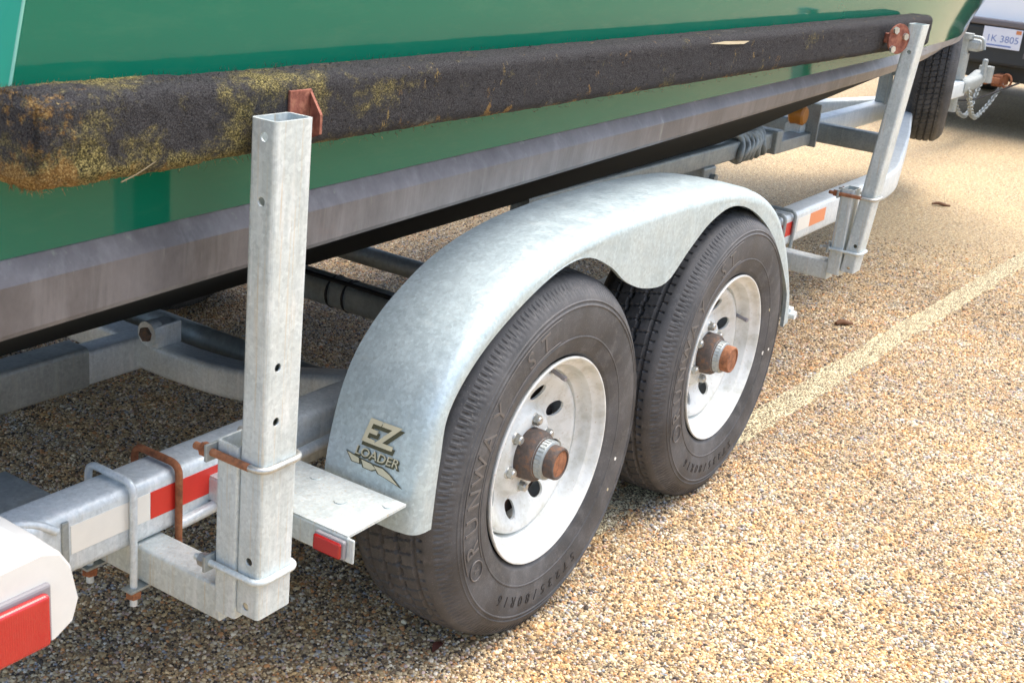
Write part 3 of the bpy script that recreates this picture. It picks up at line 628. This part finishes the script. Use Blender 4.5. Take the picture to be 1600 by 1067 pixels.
# ---------------------------------------------------------------- guide posts
def guide_post(px, y0, lean, z1, holes, arm_b):
    """a square tube on the outside of a short bracket upright, U-bolted together, with an arm under the rail"""
    P = empty('guide_post', (0, 0, 0), T)
    pw, pd, zb = .075, .0479, .356
    def lf(v): # lean of the tall tube
        return (v[0] + lean[0] * (v[2] - zb), v[1] + lean[1] * (v[2] - zb), v[2])
    o1 = rrect(pw, pd, .007); o2 = rrect(pw - .008, pd - .008, .004)
    r1 = [[lf((px + a, y0 + b_, z)) for a, b_ in o1] for z in (zb, z1)]; r2 = [[lf((px + a, y0 + b_, z)) for a, b_ in o2] for z in (zb, z1)]
    n = len(o1); V = r1[0] + r1[1] + r2[0] + r2[1]; F = []
    for j in range(n):
        k_ = (j + 1) % n
        F += [(j, k_, n + k_, n + j), (2 * n + j, 3 * n + j, 3 * n + k_, 2 * n + k_), (n + j, n + k_, 3 * n + k_, 3 * n + j), (j, 2 * n + j, 2 * n + k_, k_)]
    b = MB(); b.add(V, F); me = b.mesh('upright_tube')
    bm = bmesh.new(); bm.from_mesh(me); bmesh.ops.recalc_face_normals(bm, faces=bm.faces[:]); bm.to_mesh(me); bm.free()
    ct = MB()
    for kind, a, z in holes:
        if kind == 'x': p = lf((px, a, z)); ct.cyl((p[0] - .06, p[1], z), (p[0] + .06, p[1], z), .0068, 14)
        else: p = lf((a, y0, z)); ct.cyl((p[0], p[1] - .05, z), (p[0], p[1] + .05, z), .0068, 14)
    cm = ct.mesh('c'); bm = bmesh.new(); bm.from_mesh(cm); bmesh.ops.remove_doubles(bm, verts=bm.verts[:], dist=1e-6); bmesh.ops.recalc_face_normals(bm, faces=bm.faces[:]); bm.to_mesh(cm); bm.free()
    me = cut(me, cm); me.name = 'upright_tube'; me.materials.clear(); obj('upright_tube', me, 'post', P)
    # bracket: upright channel + arm
    yb0 = y0 + pd / 2 + .0015; b = MB()
    o1 = rrect(.073, .046, .006); o2 = rrect(.065, .038, .003); yc = yb0 + .023; z0, zt = .338, .634
    R1 = [[(px + a, yc + c_, z) for a, c_ in o1] for z in (z0, zt)]; R2 = [[(px + a, yc + c_, z) for a, c_ in o2] for z in (z0, zt)]
    n = len(o1); V = R1[0] + R1[1] + R2[0] + R2[1]; b.add(V, F)
    b.sweep([(px + .004, yb0 + .044, .3425), (px + .004, .44, .3425)], rrect(.062, .064, .006))
    obj('bracket', b, 'post', P, 40)
    # U bolts round post and bracket
    for z, mt in ((.615, 'bolt'), (.425, 'post')):
        dx, dy = lean[0] * (z - zb), lean[1] * (z - zb); w_ = pw / 2 + .007; yf = y0 - pd / 2 - .0055 + dy; ye = yb0 + .078
        b = MB(); b.sweep([(px - w_, ye, z), (px - w_ + dx * .5, yf, z), (px + w_ + dx * .5, yf, z), (px + w_, ye, z)], .0055, fillet=.022); u = obj('u_bolt', b, mt, P)
        b = MB(); b.box(px - w_ - .012, px + w_ + .012, yb0 + .0465, yb0 + .052, z - .014, z + .014, .001); obj('clamp_plate', b, 'galv_dark', P)
        for s_ in (-1, 1):
            b = MB(); b.hexa((px + s_ * w_, yb0 + .053, z), (px + s_ * w_, yb0 + .066, z), .0115); obj('nut', b, 'rust' if mt == 'bolt' else 'bolt', P)
        if mt == 'bolt':
            b = MB(); b.sweep([(px - w_ - .0003, ye + .004, z), (px - w_ + dx * .5 - .0003, y0 - .005, z)], .0061); obj('rust_sleeve', b, 'rust_cap', P)
    # U bolts over the rail holding the arm
    for s_, mt in ((-1, 'galv'), (1, 'rust')):
        xx = px + .004 + s_ * .0485
        b = MB(); b.sweep([(xx, RY0 - .008, .275), (xx, RY0 - .008, RZ1 + .010), (xx, RY1 + .02, RZ1 + .010), (xx, RY1 + .02, .275)], .0065, fillet=.022); obj('rail_u_bolt', b, mt if arm_b else 'galv_dark', P)
        b = MB(); b.hexa((xx, RY0 - .008, .291), (xx, RY0 - .008, .304), .0135); obj('nut', b, 'rust_cap' if s_ < 0 else 'rust', P); b = MB(); b.hexa((xx, RY1 + .02, .291), (xx, RY1 + .02, .304), .0135); obj('nut', b, 'rust', P)
    for yy in (RY0 - .008, RY1 + .02):
        b = MB(); b.box(px - .060, px + .068, yy - .012, yy + .012, .3045, .3095, .001); obj('clamp_strap', b, 'galv_dark', P)
    return P
guide_post(-.7573, .0661, (-.0036, -.0089), 1.1313, [('x', .064, 1.108), ('x', .065, 1.018), ('y', -.772, .773), ('y', -.771, .687), ('x', .064, .453), ('x', .068, .372)], True)
guide_post(2.092, .0723, (.025, -.072), 1.187, [('x', .070, 1.10), ('x', .066, .45), ('x', .07, .372)], False)

# side bunk: timber wrapped in carpet, mossy
def carpet_bunk():
    x0, x1 = -1.132, 2.60; n = 520; sec = rrect(.088, .105, .020, 6); m = []
    # refine section
    S_ = []
    for i in range(len(sec)):
        a, b_ = np.array(sec[i]), np.array(sec[(i + 1) % len(sec)]); L = np.linalg.norm(b_ - a); kk = max(1, int(L / .007))
        for j in range(kk): S_.append(a + (b_ - a) * j / kk)
    rings = []
    for i in range(n + 1):
        t = i / n; x = x0 + (x1 - x0) * t; zc_ = 1.122 + .0045 * (x + 1.1) ; yc_ = .141
        if x > 2.35: yc_ += .0
        ring = []
        for q, (a, c_) in enumerate(S_):
            d = Vector((a, c_, 0)); L = math.hypot(a, c_); p = Vector((x * 8, a * 30, c_ * 30)); 
            mossy = max(0, min(1, (-.55 - x) / .5))
            lum = noise.noise(p) * .0012 + noise.noise(p * 3.1) * .0010 + noise.noise(Vector((x * 170, a * 170, c_ * 170))) * (.0014 + .0022 * mossy) + mossy * .004 * max(0, noise.noise(p * 1.7 + Vector((4, 4, 4))))
            if -.98 < x < -.86: lum += 0
            if x < -.862 + .02 * noise.noise(Vector((c_ * 40, a * 40, 7))): lum += .0035                  # overlap of the wrapped end
            kx = 1 - (.25 * max(0, (x0 + .012 - x) / .012) ** 2) - (.2 * max(0, (x - x1 + .012) / .012) ** 2)
            ring.append((x + .004 * noise.noise(Vector((a * 60, c_ * 60, 2))) * (1 if i in (0, n) else 0), yc_ + a * kx + a / L * lum, zc_ + c_ * kx + c_ / L * lum))
        rings.append(ring)
    b = MB(); b.loft(rings, True, True, True); return b
BK = obj('guide_bunk', carpet_bunk(), 'carpet', T)
# torn thread of carpet under the left end
b = MB(); b.sweep([(-1.008, .0935, 1.066), (-.985, .0925, 1.073), (-.962, .0930, 1.082), (-.950, .0955, 1.086)], .0008, fillet=.01); obj('loose_thread', b, 'thread', BK)
b = MB(); b.add([(.70, .0945, 1.168), (.78, .0935, 1.171), (.86, .0930, 1.169), (.935, .0945, 1.166), (.90, .0935, 1.160), (.80, .0925, 1.163), (.74, .0935, 1.160)], [(0, 1, 2, 3, 4, 5)]); obj('torn_carpet', b, 'bare', BK)
# fuzz: moss tufts on the bunk (geometry strands)
def fuzz():
    b = MB()
    for i in range(5200):
        x = -1.13 + 3.7 * random.random() ** 2.6; s_ = random.random()
        if s_ < .30: y = random.uniform(.100, .18); z = 1.122 + .0045 * (x + 1.1) + .0535; n = Vector((0, -.25, 1))
        elif s_ < .9: y = .0965; z = random.uniform(1.072, 1.172); n = Vector((0, -1, .25))
        else: y = random.uniform(.097, .15); z = 1.0685 + .0045 * (x + 1.1); n = Vector((0, -.4, -1))
        p = Vector((x, y, z)); d = (n + Vector((random.gauss(0, .6), random.gauss(0, .35), random.gauss(0, .5)))).normalized() * random.uniform(.004, .011); t = Vector((random.gauss(0, 1), random.gauss(0, .3), random.gauss(0, 1))).normalized() * .0006
        b.add([p - t, p + t, p + d], [(0, 1, 2)])
    return b
fz = obj('moss_fuzz', fuzz(), 'carpet', BK); fz['kind'] = 'stuff'
# rusty mounting plate at near post, top
b = MB(); b.box(-.712, -.668, .0905, .0955, 1.06, 1.158, .001); b.add([(-.669, .0955, 1.158), (-.664, .0955, 1.158), (-.680, .058, 1.128), (-.685, .058, 1.128), (-.669, .0955, 1.085), (-.664, .0955, 1.085), (-.680, .058, 1.10), (-.685, .058, 1.10)], [(0, 1, 2, 3), (0, 3, 7, 4), (1, 5, 6, 2), (3, 2, 6, 7)])
obj('mounting_plate', b, 'rust_red', BK)
b = MB()
pz = 1.139; pxx = 2.018
DA = Vector((-.42, -.907, 0)); DT = Vector((.907, -.42, 0)); DC = Vector((2.030, .048, pz))
b.cyl(DC, DC + DA * .006, .047, 28); b.box(2.05, 2.075, .055, .0985, 1.12, 1.15, .002); mp = obj('mounting_plate', b, 'rust_red', BK)
for dx_, dz_ in ((-.038, .026), (-.040, -.032), (.022, .008)):
    b = MB(); q = DC + DT * (dx_ * .8 + .006) + Vector((0, 0, dz_)); b.hexa(q + DA * .006, q + DA * .014, .0115); obj('bolt', b, 'bolt', BK)

# tail light
TL = empty('tail_light', (0, 0, 0), T)
b = MB()
prof = [(-1.36, .46), (-1.118, .46), (-1.09, .475), (-1.080, .505), (-1.090, .553), (-1.108, .582), (-1.135, .592), (-1.19, .590), (-1.36, .585)]
rr = []
for y, sx_, dz in ((.100, 0, 0), (.108, .004, .003), (.16, .006, .006), (.36, .006, .012)):
    rr.append([(x + (sx_ if x > -1.3 else 0), y, z + (dz if z > .5 else -dz * .3)) for x, z in prof])
b.loft(rr, True, True, False)
hs = obj('housing', b, 'white_plastic', TL); bv = hs.modifiers.new('bevel', 'BEVEL'); bv.width = .006; bv.segments = 3
b = MB(); b.box(-1.345, -1.126, .093, .104, .462, .551, .004); obj('bezel', b, 'grey_plastic', TL)
b = MB(); b.box(-1.34, -1.136, .080, .0945, .467, .5445, .0068, 4); obj('lens', b, 'lens', TL)
b = MB(); b.box(-1.25, -1.16, .20, .34, .50, .52, .002); obj('mount', b, 'galv', TL)
b = MB(); b.sweep([(-1.02, .40, .47), (-1.0, .34, .493), (-.97, .327, .486), (-.945, .318, .468)], .007, fillet=.02); obj('weld_bead', b, 'galv', T)
# rear cross plate at left edge on the far side of the rail
b = MB(); b.box(-1.10, -.86, .402, .56, .452, .458, .002); b.box(-1.10, -.86, .555, .56, .40, .455, .002); obj('rear_plate', b, 'galv_dark', T)

# coupler, jack, chains
b = MB(); b.cyl((7.42, YC + .02, .28), (7.42, YC + .02, .80), .034, 24); b.cyl((7.42, YC + .02, .80), (7.42, YC + .02, .84), .052, 24); b.cyl((7.42, YC + .02, .52), (7.42, YC + .02, .70), .046, 24); b.sweep([(7.42, YC + .02, .82), (7.42, YC - .10, .82), (7.42, YC - .12, .74)], .012, fillet=.03); b.box(7.40, 7.56, YC - .09, YC + .09, .72, .80, .02); obj('tongue_jack', b, 'galv_dark', T, 40)
b = MB(); b.sweep([(7.4, YC, .46), (7.8, YC, .465), (8.0, YC, .50)], rrect(.10, .10, .03), fillet=.1); b.cyl((8.05, YC - .03, .46), (8.05, YC - .03, .58), .055, 24); b.box(7.9, 7.95, YC - .055, YC - .02, .5, .64, .01); obj('coupler', b, 'galv_dark', T, 40)
def chain(pts, link=.045, r=.0055):
    P = catmull(pts, 40); d = np.r_[0, np.cumsum(np.linalg.norm(np.diff(P, axis=0), axis=1))]; b = MB(); s_ = 0; i = 0
    while s_ < d[-1] - link:
        p0 = np.array([np.interp(s_, d, P[:, q]) for q in range(3)]); p1 = np.array([np.interp(s_ + link, d, P[:, q]) for q in range(3)])
        t = Vector(p1 - p0).normalized(); u = t.orthogonal().normalized(); u = Matrix.Rotation(R(90 * (i % 2) + 20), 3, t) @ u; c_ = Vector((p0 + p1) / 2)
        b.sweep([c_ + t * (link * .5) * math.cos(a) + u * (link * .36) * math.sin(a) for a in np.linspace(0, 2 * math.pi, 17)], r, caps=False); s_ += link * .72; i += 1
    return b
obj('safety_chain', chain([(7.52, YC - .05, .45), (7.66, YC - .05, .33), (7.95, YC - .03, .20), (8.2, YC - .03, .22), (8.45, YC - .05, .33), (8.6, YC - .06, .45)]), 'galv_dark', T)
obj('safety_chain', chain([(7.52, YC + .05, .45), (7.62, YC + .06, .35), (7.85, YC + .05, .22), (8.1, YC + .05, .20), (8.4, YC + .08, .34), (8.6, YC + .10, .46)]), 'galv_dark', T)
b = MB(); b.sweep([(6.6, YC + .02, .40), (7.3, YC + .06, .36), (7.9, YC - .02, .33), (8.5, YC - .2, .45)], .007, fillet=.2); obj('light_cable', b, 'black', T)

# ================================================================== BOAT
B = empty('boat', (1.0, YC, .42)); tag(B, 'green fibreglass boat hull resting on the trailer behind the mossy bunk', 'boat')
ob = (1.0, YC, .42)
def hy(x, z):                                # near side of the hull above the chine
    c_ = .200 + (.060 * max(0, x - 2.4) ** 2); s_ = .197 + (.034 * max(0, x - 2.6) ** 2)
    t = (z - .97) / .35; y = c_ + (s_ - c_) * min(t, 3) if x > 2.3 else .200 - .004 * (z - .97)
    return min(y, YC)
def zb(x): return .893 + .034 * x + .010 * max(0, x - 2.8) ** 2
def zt(x): return .978 + .0225 * x - .020 * min(max(0, x - 2.8), 1.3) ** 2 + .03 * max(0, x - 4.1)
def zk(x): return (.415 + .0195 * (x + .6) if x < 3 else .485 + .10 * (x - 3) ** 2)
XS = list(np.linspace(-1.148, 2.2, 34)) + list(np.linspace(2.3, 5.6, 40))
def both(b, strip, smooth=True, flip=False):
    for s_ in (0, 1):
        rings = [[(x, y if s_ == 0 else 2 * YC - y, z) for x, y, z in r] for r in strip]; b.loft(rings, False, False, smooth)
side = []; bot = []; stk = []
for x in XS:
    t0 = zt(x); sheer = 1.78 + .03 * max(0, x - 1)
    xo = lambda z: x + (.035 * (z - 1.16) + .006 if False else 0)
    side.append([(x + (.016 + .23 * (z - .95) if x == XS[0] else .0), hy(x, z), z) for z in np.linspace(t0 - .01, sheer, 12)])
    yo = hy(x, t0)
    pr = .021 * min(1, max(.06, (3.5 - x) / 1.2))
    stk.append([(x, min(yo + .004, YC), t0 + .006), (x, min(yo - pr * .1, YC), t0 + .004), (x, min(yo - pr * .85, YC), t0 - .018), (x, min(yo - pr, YC), t0 - .024), (x, min(yo - pr * .95 + .003, YC), zb(x) + .010), (x, min(yo - pr * .8 + .005, YC), zb(x) + .002), (x, min(yo + .01, YC), zb(x))])
    bz = zb(x) + .003; k0 = min(zk(x), bz)
    y0_ = min(yo - .002, YC)
    bot.append([(x, y0_ + (YC - y0_) * t, bz + (k0 - bz) * (t ** 1.02)) for t in np.linspace(0, 1, 9)])
b = MB(); both(b, side); hl = obj('hull_side', b, 'hull', B, off=ob)
b = MB(); both(b, stk); obj('chine_strake', b, 'strake', B, 24, off=ob)
b = MB(); both(b, bot); obj('hull_bottom', b, 'bottom', B, off=ob)
# transom, with pale corner trim
r0 = side[0]; V = [(p[0], p[1], p[2]) for p in r0] + [(p[0], 2 * YC - p[1], p[2]) for p in r0[::-1]] + [(bot[0][i][0], 2 * YC - bot[0][i][1], bot[0][i][2]) for i in range(9)] + [bot[0][i] for i in range(7, 0, -1)]
b = MB(); b.add(V, [tuple(range(len(V)))]); obj('transom', b, 'transom', B, off=ob)
b = MB(); b.sweep([(p[0] - .002, p[1] + .002, p[2]) for p in r0], .0020, caps=True); obj('corner_trim', b, 'trim', B, off=ob)
rings = [[(r[-1][0], r[-1][1], r[-1][2]), (r[-1][0], YC, r[-1][2] + .06), (r[-1][0], 2 * YC - r[-1][1], r[-1][2])] for r in side]
b = MB(); b.loft(rings, False, False, True); obj('deck', b, 'deck', B, off=ob)

# ================================================================== TOW VEHICLE
V_ = empty('tow_vehicle', (8.6, YC, 0)); tag(V_, 'white vehicle with dark rear bumper hitched to the trailer coupler', 'car')
ov = (8.6, YC, 0)
def vbox(name, mat, *a, **k):
    b = MB(); b.box(*a, **k); return obj(name, b, mat, V_, off=ov)
b = MB()
secx = [(8.78, .12), (8.70, .03), (8.90, .0), (10.5, -.02), (12.6, 0), (13.0, .1)]
rings = []
for x, ins in ((8.72, .05), (8.70, .02), (8.74, .0), (9.4, 0.), (12.0, 0.), (13.0, .05)):
    pts = [(YC - .95 + ins, .89), (YC - .97 + ins, 1.15), (YC - .90 + ins, 1.35), (YC - .76 + ins, 1.86), (YC - .66 + ins, 1.93), (YC + .66 - ins, 1.93), (YC + .76 - ins, 1.86), (YC + .90 - ins, 1.35), (YC + .97 - ins, 1.15), (YC + .95 - ins, .89)]
    rings.append([(x + (z - .9) * (.16 if x < 9 else 0), y, z) for y, z in pts])
b.loft(rings, True, True, False); obj('body', b, 'truck_white', V_, off=ov)
b = MB(); b.add([(8.79 - .012, YC - .62, 1.40), (8.79 - .012, YC + .62, 1.40), (8.845, YC + .56, 1.78), (8.845, YC - .56, 1.78)], [(0, 1, 2, 3)]); obj('rear_window', b, 'glass', V_, off=ov)
vbox('bumper_top', 'truck_grey', 8.60, 8.80, YC - .22 - .70, YC + .95, .845, .895, bev=.012)
vbox('body_lower', 'truck_dark', 8.76, 12.9, YC - .93, YC + .93, .42, .89, bev=.02)
vbox('bumper', 'truck_dark', 8.62, 8.78, YC - .96, YC + .96, .545, .845, bev=.025)
vbox('bumper_strip', 'truck_grey', 8.612, 8.622, YC - .95, YC - .16, .625, .665, bev=.002)
for x in (9.5, 12.1):
    for y in (YC - .92, YC + .70):
        b = MB(); b.revolve([(0, 0), (.2, 0), (.23, -.02), (.34, -.02), (.37, .02), (.37, .2), (.34, .24), (0, .24)], (x, y, .37), 40); obj('wheel', b, 'rubber', V_, 40, off=ov)
for y in (YC - .88, YC + .80): vbox('tail_lamp', 'lens', 8.70, 8.76, y, y + .09, 1.0, 1.3, bev=.01)
PY0, PY1, PZ0, PZ1 = 0.962, 1.262, .680, .838
pl = vbox('licence_plate', 'plate_white', 8.605, 8.612, PY0, PY1, PZ0, PZ1, bev=.002)
def vtext(txt, size, yc, z, mat):
    v, f = text_mesh(txt, size, 0); b = MB(); b.add([(8.6035, yc - x, z + y) for x, y in v[:, :2]], f); obj('plate_text', b, mat, pl, off=(0, 0, 0)).location = (-ov[0], -ov[1], 0)
vtext('1K 3805', .074, 1.105, .728, 'plate_blue')
b = MB(); b.box(8.6030, 8.6046, 1.03, 1.22, .695, .706); obj('plate_band', b, 'plate_blue', pl, off=ov)
b = MB(); b.box(8.6030, 8.6046, .972, 1.012, .802, .830); obj('plate_sticker', b, 'sticker', pl, off=ov)
b = MB(); b.sweep([(8.85, YC - .03, .44), (8.45, YC - .03, .44), (8.2, YC - .03, .47), (8.05, YC - .03, .47)], rrect(.05, .05, .008), fillet=.05); b.box(8.5, 8.75, YC - .07, YC + .01, .395, .485, .01); b.sweep([(8.5 + .03 * math.cos(a), YC - .10 + .045 * math.cos(a), .45 + .05 * math.sin(a)) for a in np.linspace(0, 2 * math.pi, 20)], .009, caps=False); obj('ball_mount', b, 'rust', V_, off=ov)

# ================================================================== small things on the ground
def twig(name, x, y, rot, L, r, mat, label, cat):
    b = MB(); c_, s_ = math.cos(rot), math.sin(rot); P = [(x + (t - .5) * L * c_ + .004 * math.sin(9 * t), y + (t - .5) * L * s_, .010 + .006 * math.sin(5 * t)) for t in np.linspace(0, 1, 7)]
    rings = []
    for i, p in enumerate(P):
        rr = r * (.5 + .7 * math.sin(math.pi * (i + .6) / 7)); rings.append([(p[0] - s_ * rr * math.cos(a), p[1] + c_ * rr * math.cos(a), p[2] + rr * .7 * math.sin(a)) for a in np.linspace(0, 2 * math.pi, 9)[:-1]])
    b.loft(rings, True, True, True); return tag(obj(name, b, mat), label, cat)
twig('bark_chip', 2.609, .203, R(-28), .085, .013, 'leaf', 'brown curled bark chip on gravel beside the painted line', 'bark chip')
twig('dead_leaf', 5.327, .553, R(-50), .11, .012, 'leaf', 'thin dry leaf on gravel behind the front guide post', 'leaf')
def leaf(x, y, rot, L, wd, label, mat):
    b = MB(); n = 7; lo = []; hi = []
    for i in range(n):
        t = i / (n - 1); w_ = wd * math.sin(math.pi * min(.97, max(.03, t))) ** .8; c_, s_ = math.cos(rot), math.sin(rot); z = .010 + .008 * math.sin(3 * t)
        px, py = x + (t - .5) * L * c_, y + (t - .5) * L * s_; lo.append((px + s_ * w_, py - c_ * w_, z + .006)); hi.append((px - s_ * w_, py + c_ * w_, z + .004))
    mid = [((a[0] + c[0]) / 2, (a[1] + c[1]) / 2, a[2] - .004) for a, c in zip(lo, hi)]
    b.add(lo + mid + hi, [(i, i + 1, n + i + 1, n + i) for i in range(n - 1)] + [(n + i, n + i + 1, 2 * n + i + 1, 2 * n + i) for i in range(n - 1)], True)
    return tag(obj('dead_leaf', b, mat), label, 'leaf')
leaf(-.235, .075, R(10), .042, .010, 'small reddish brown leaf on gravel against the rear tyre', 'leaf_red')
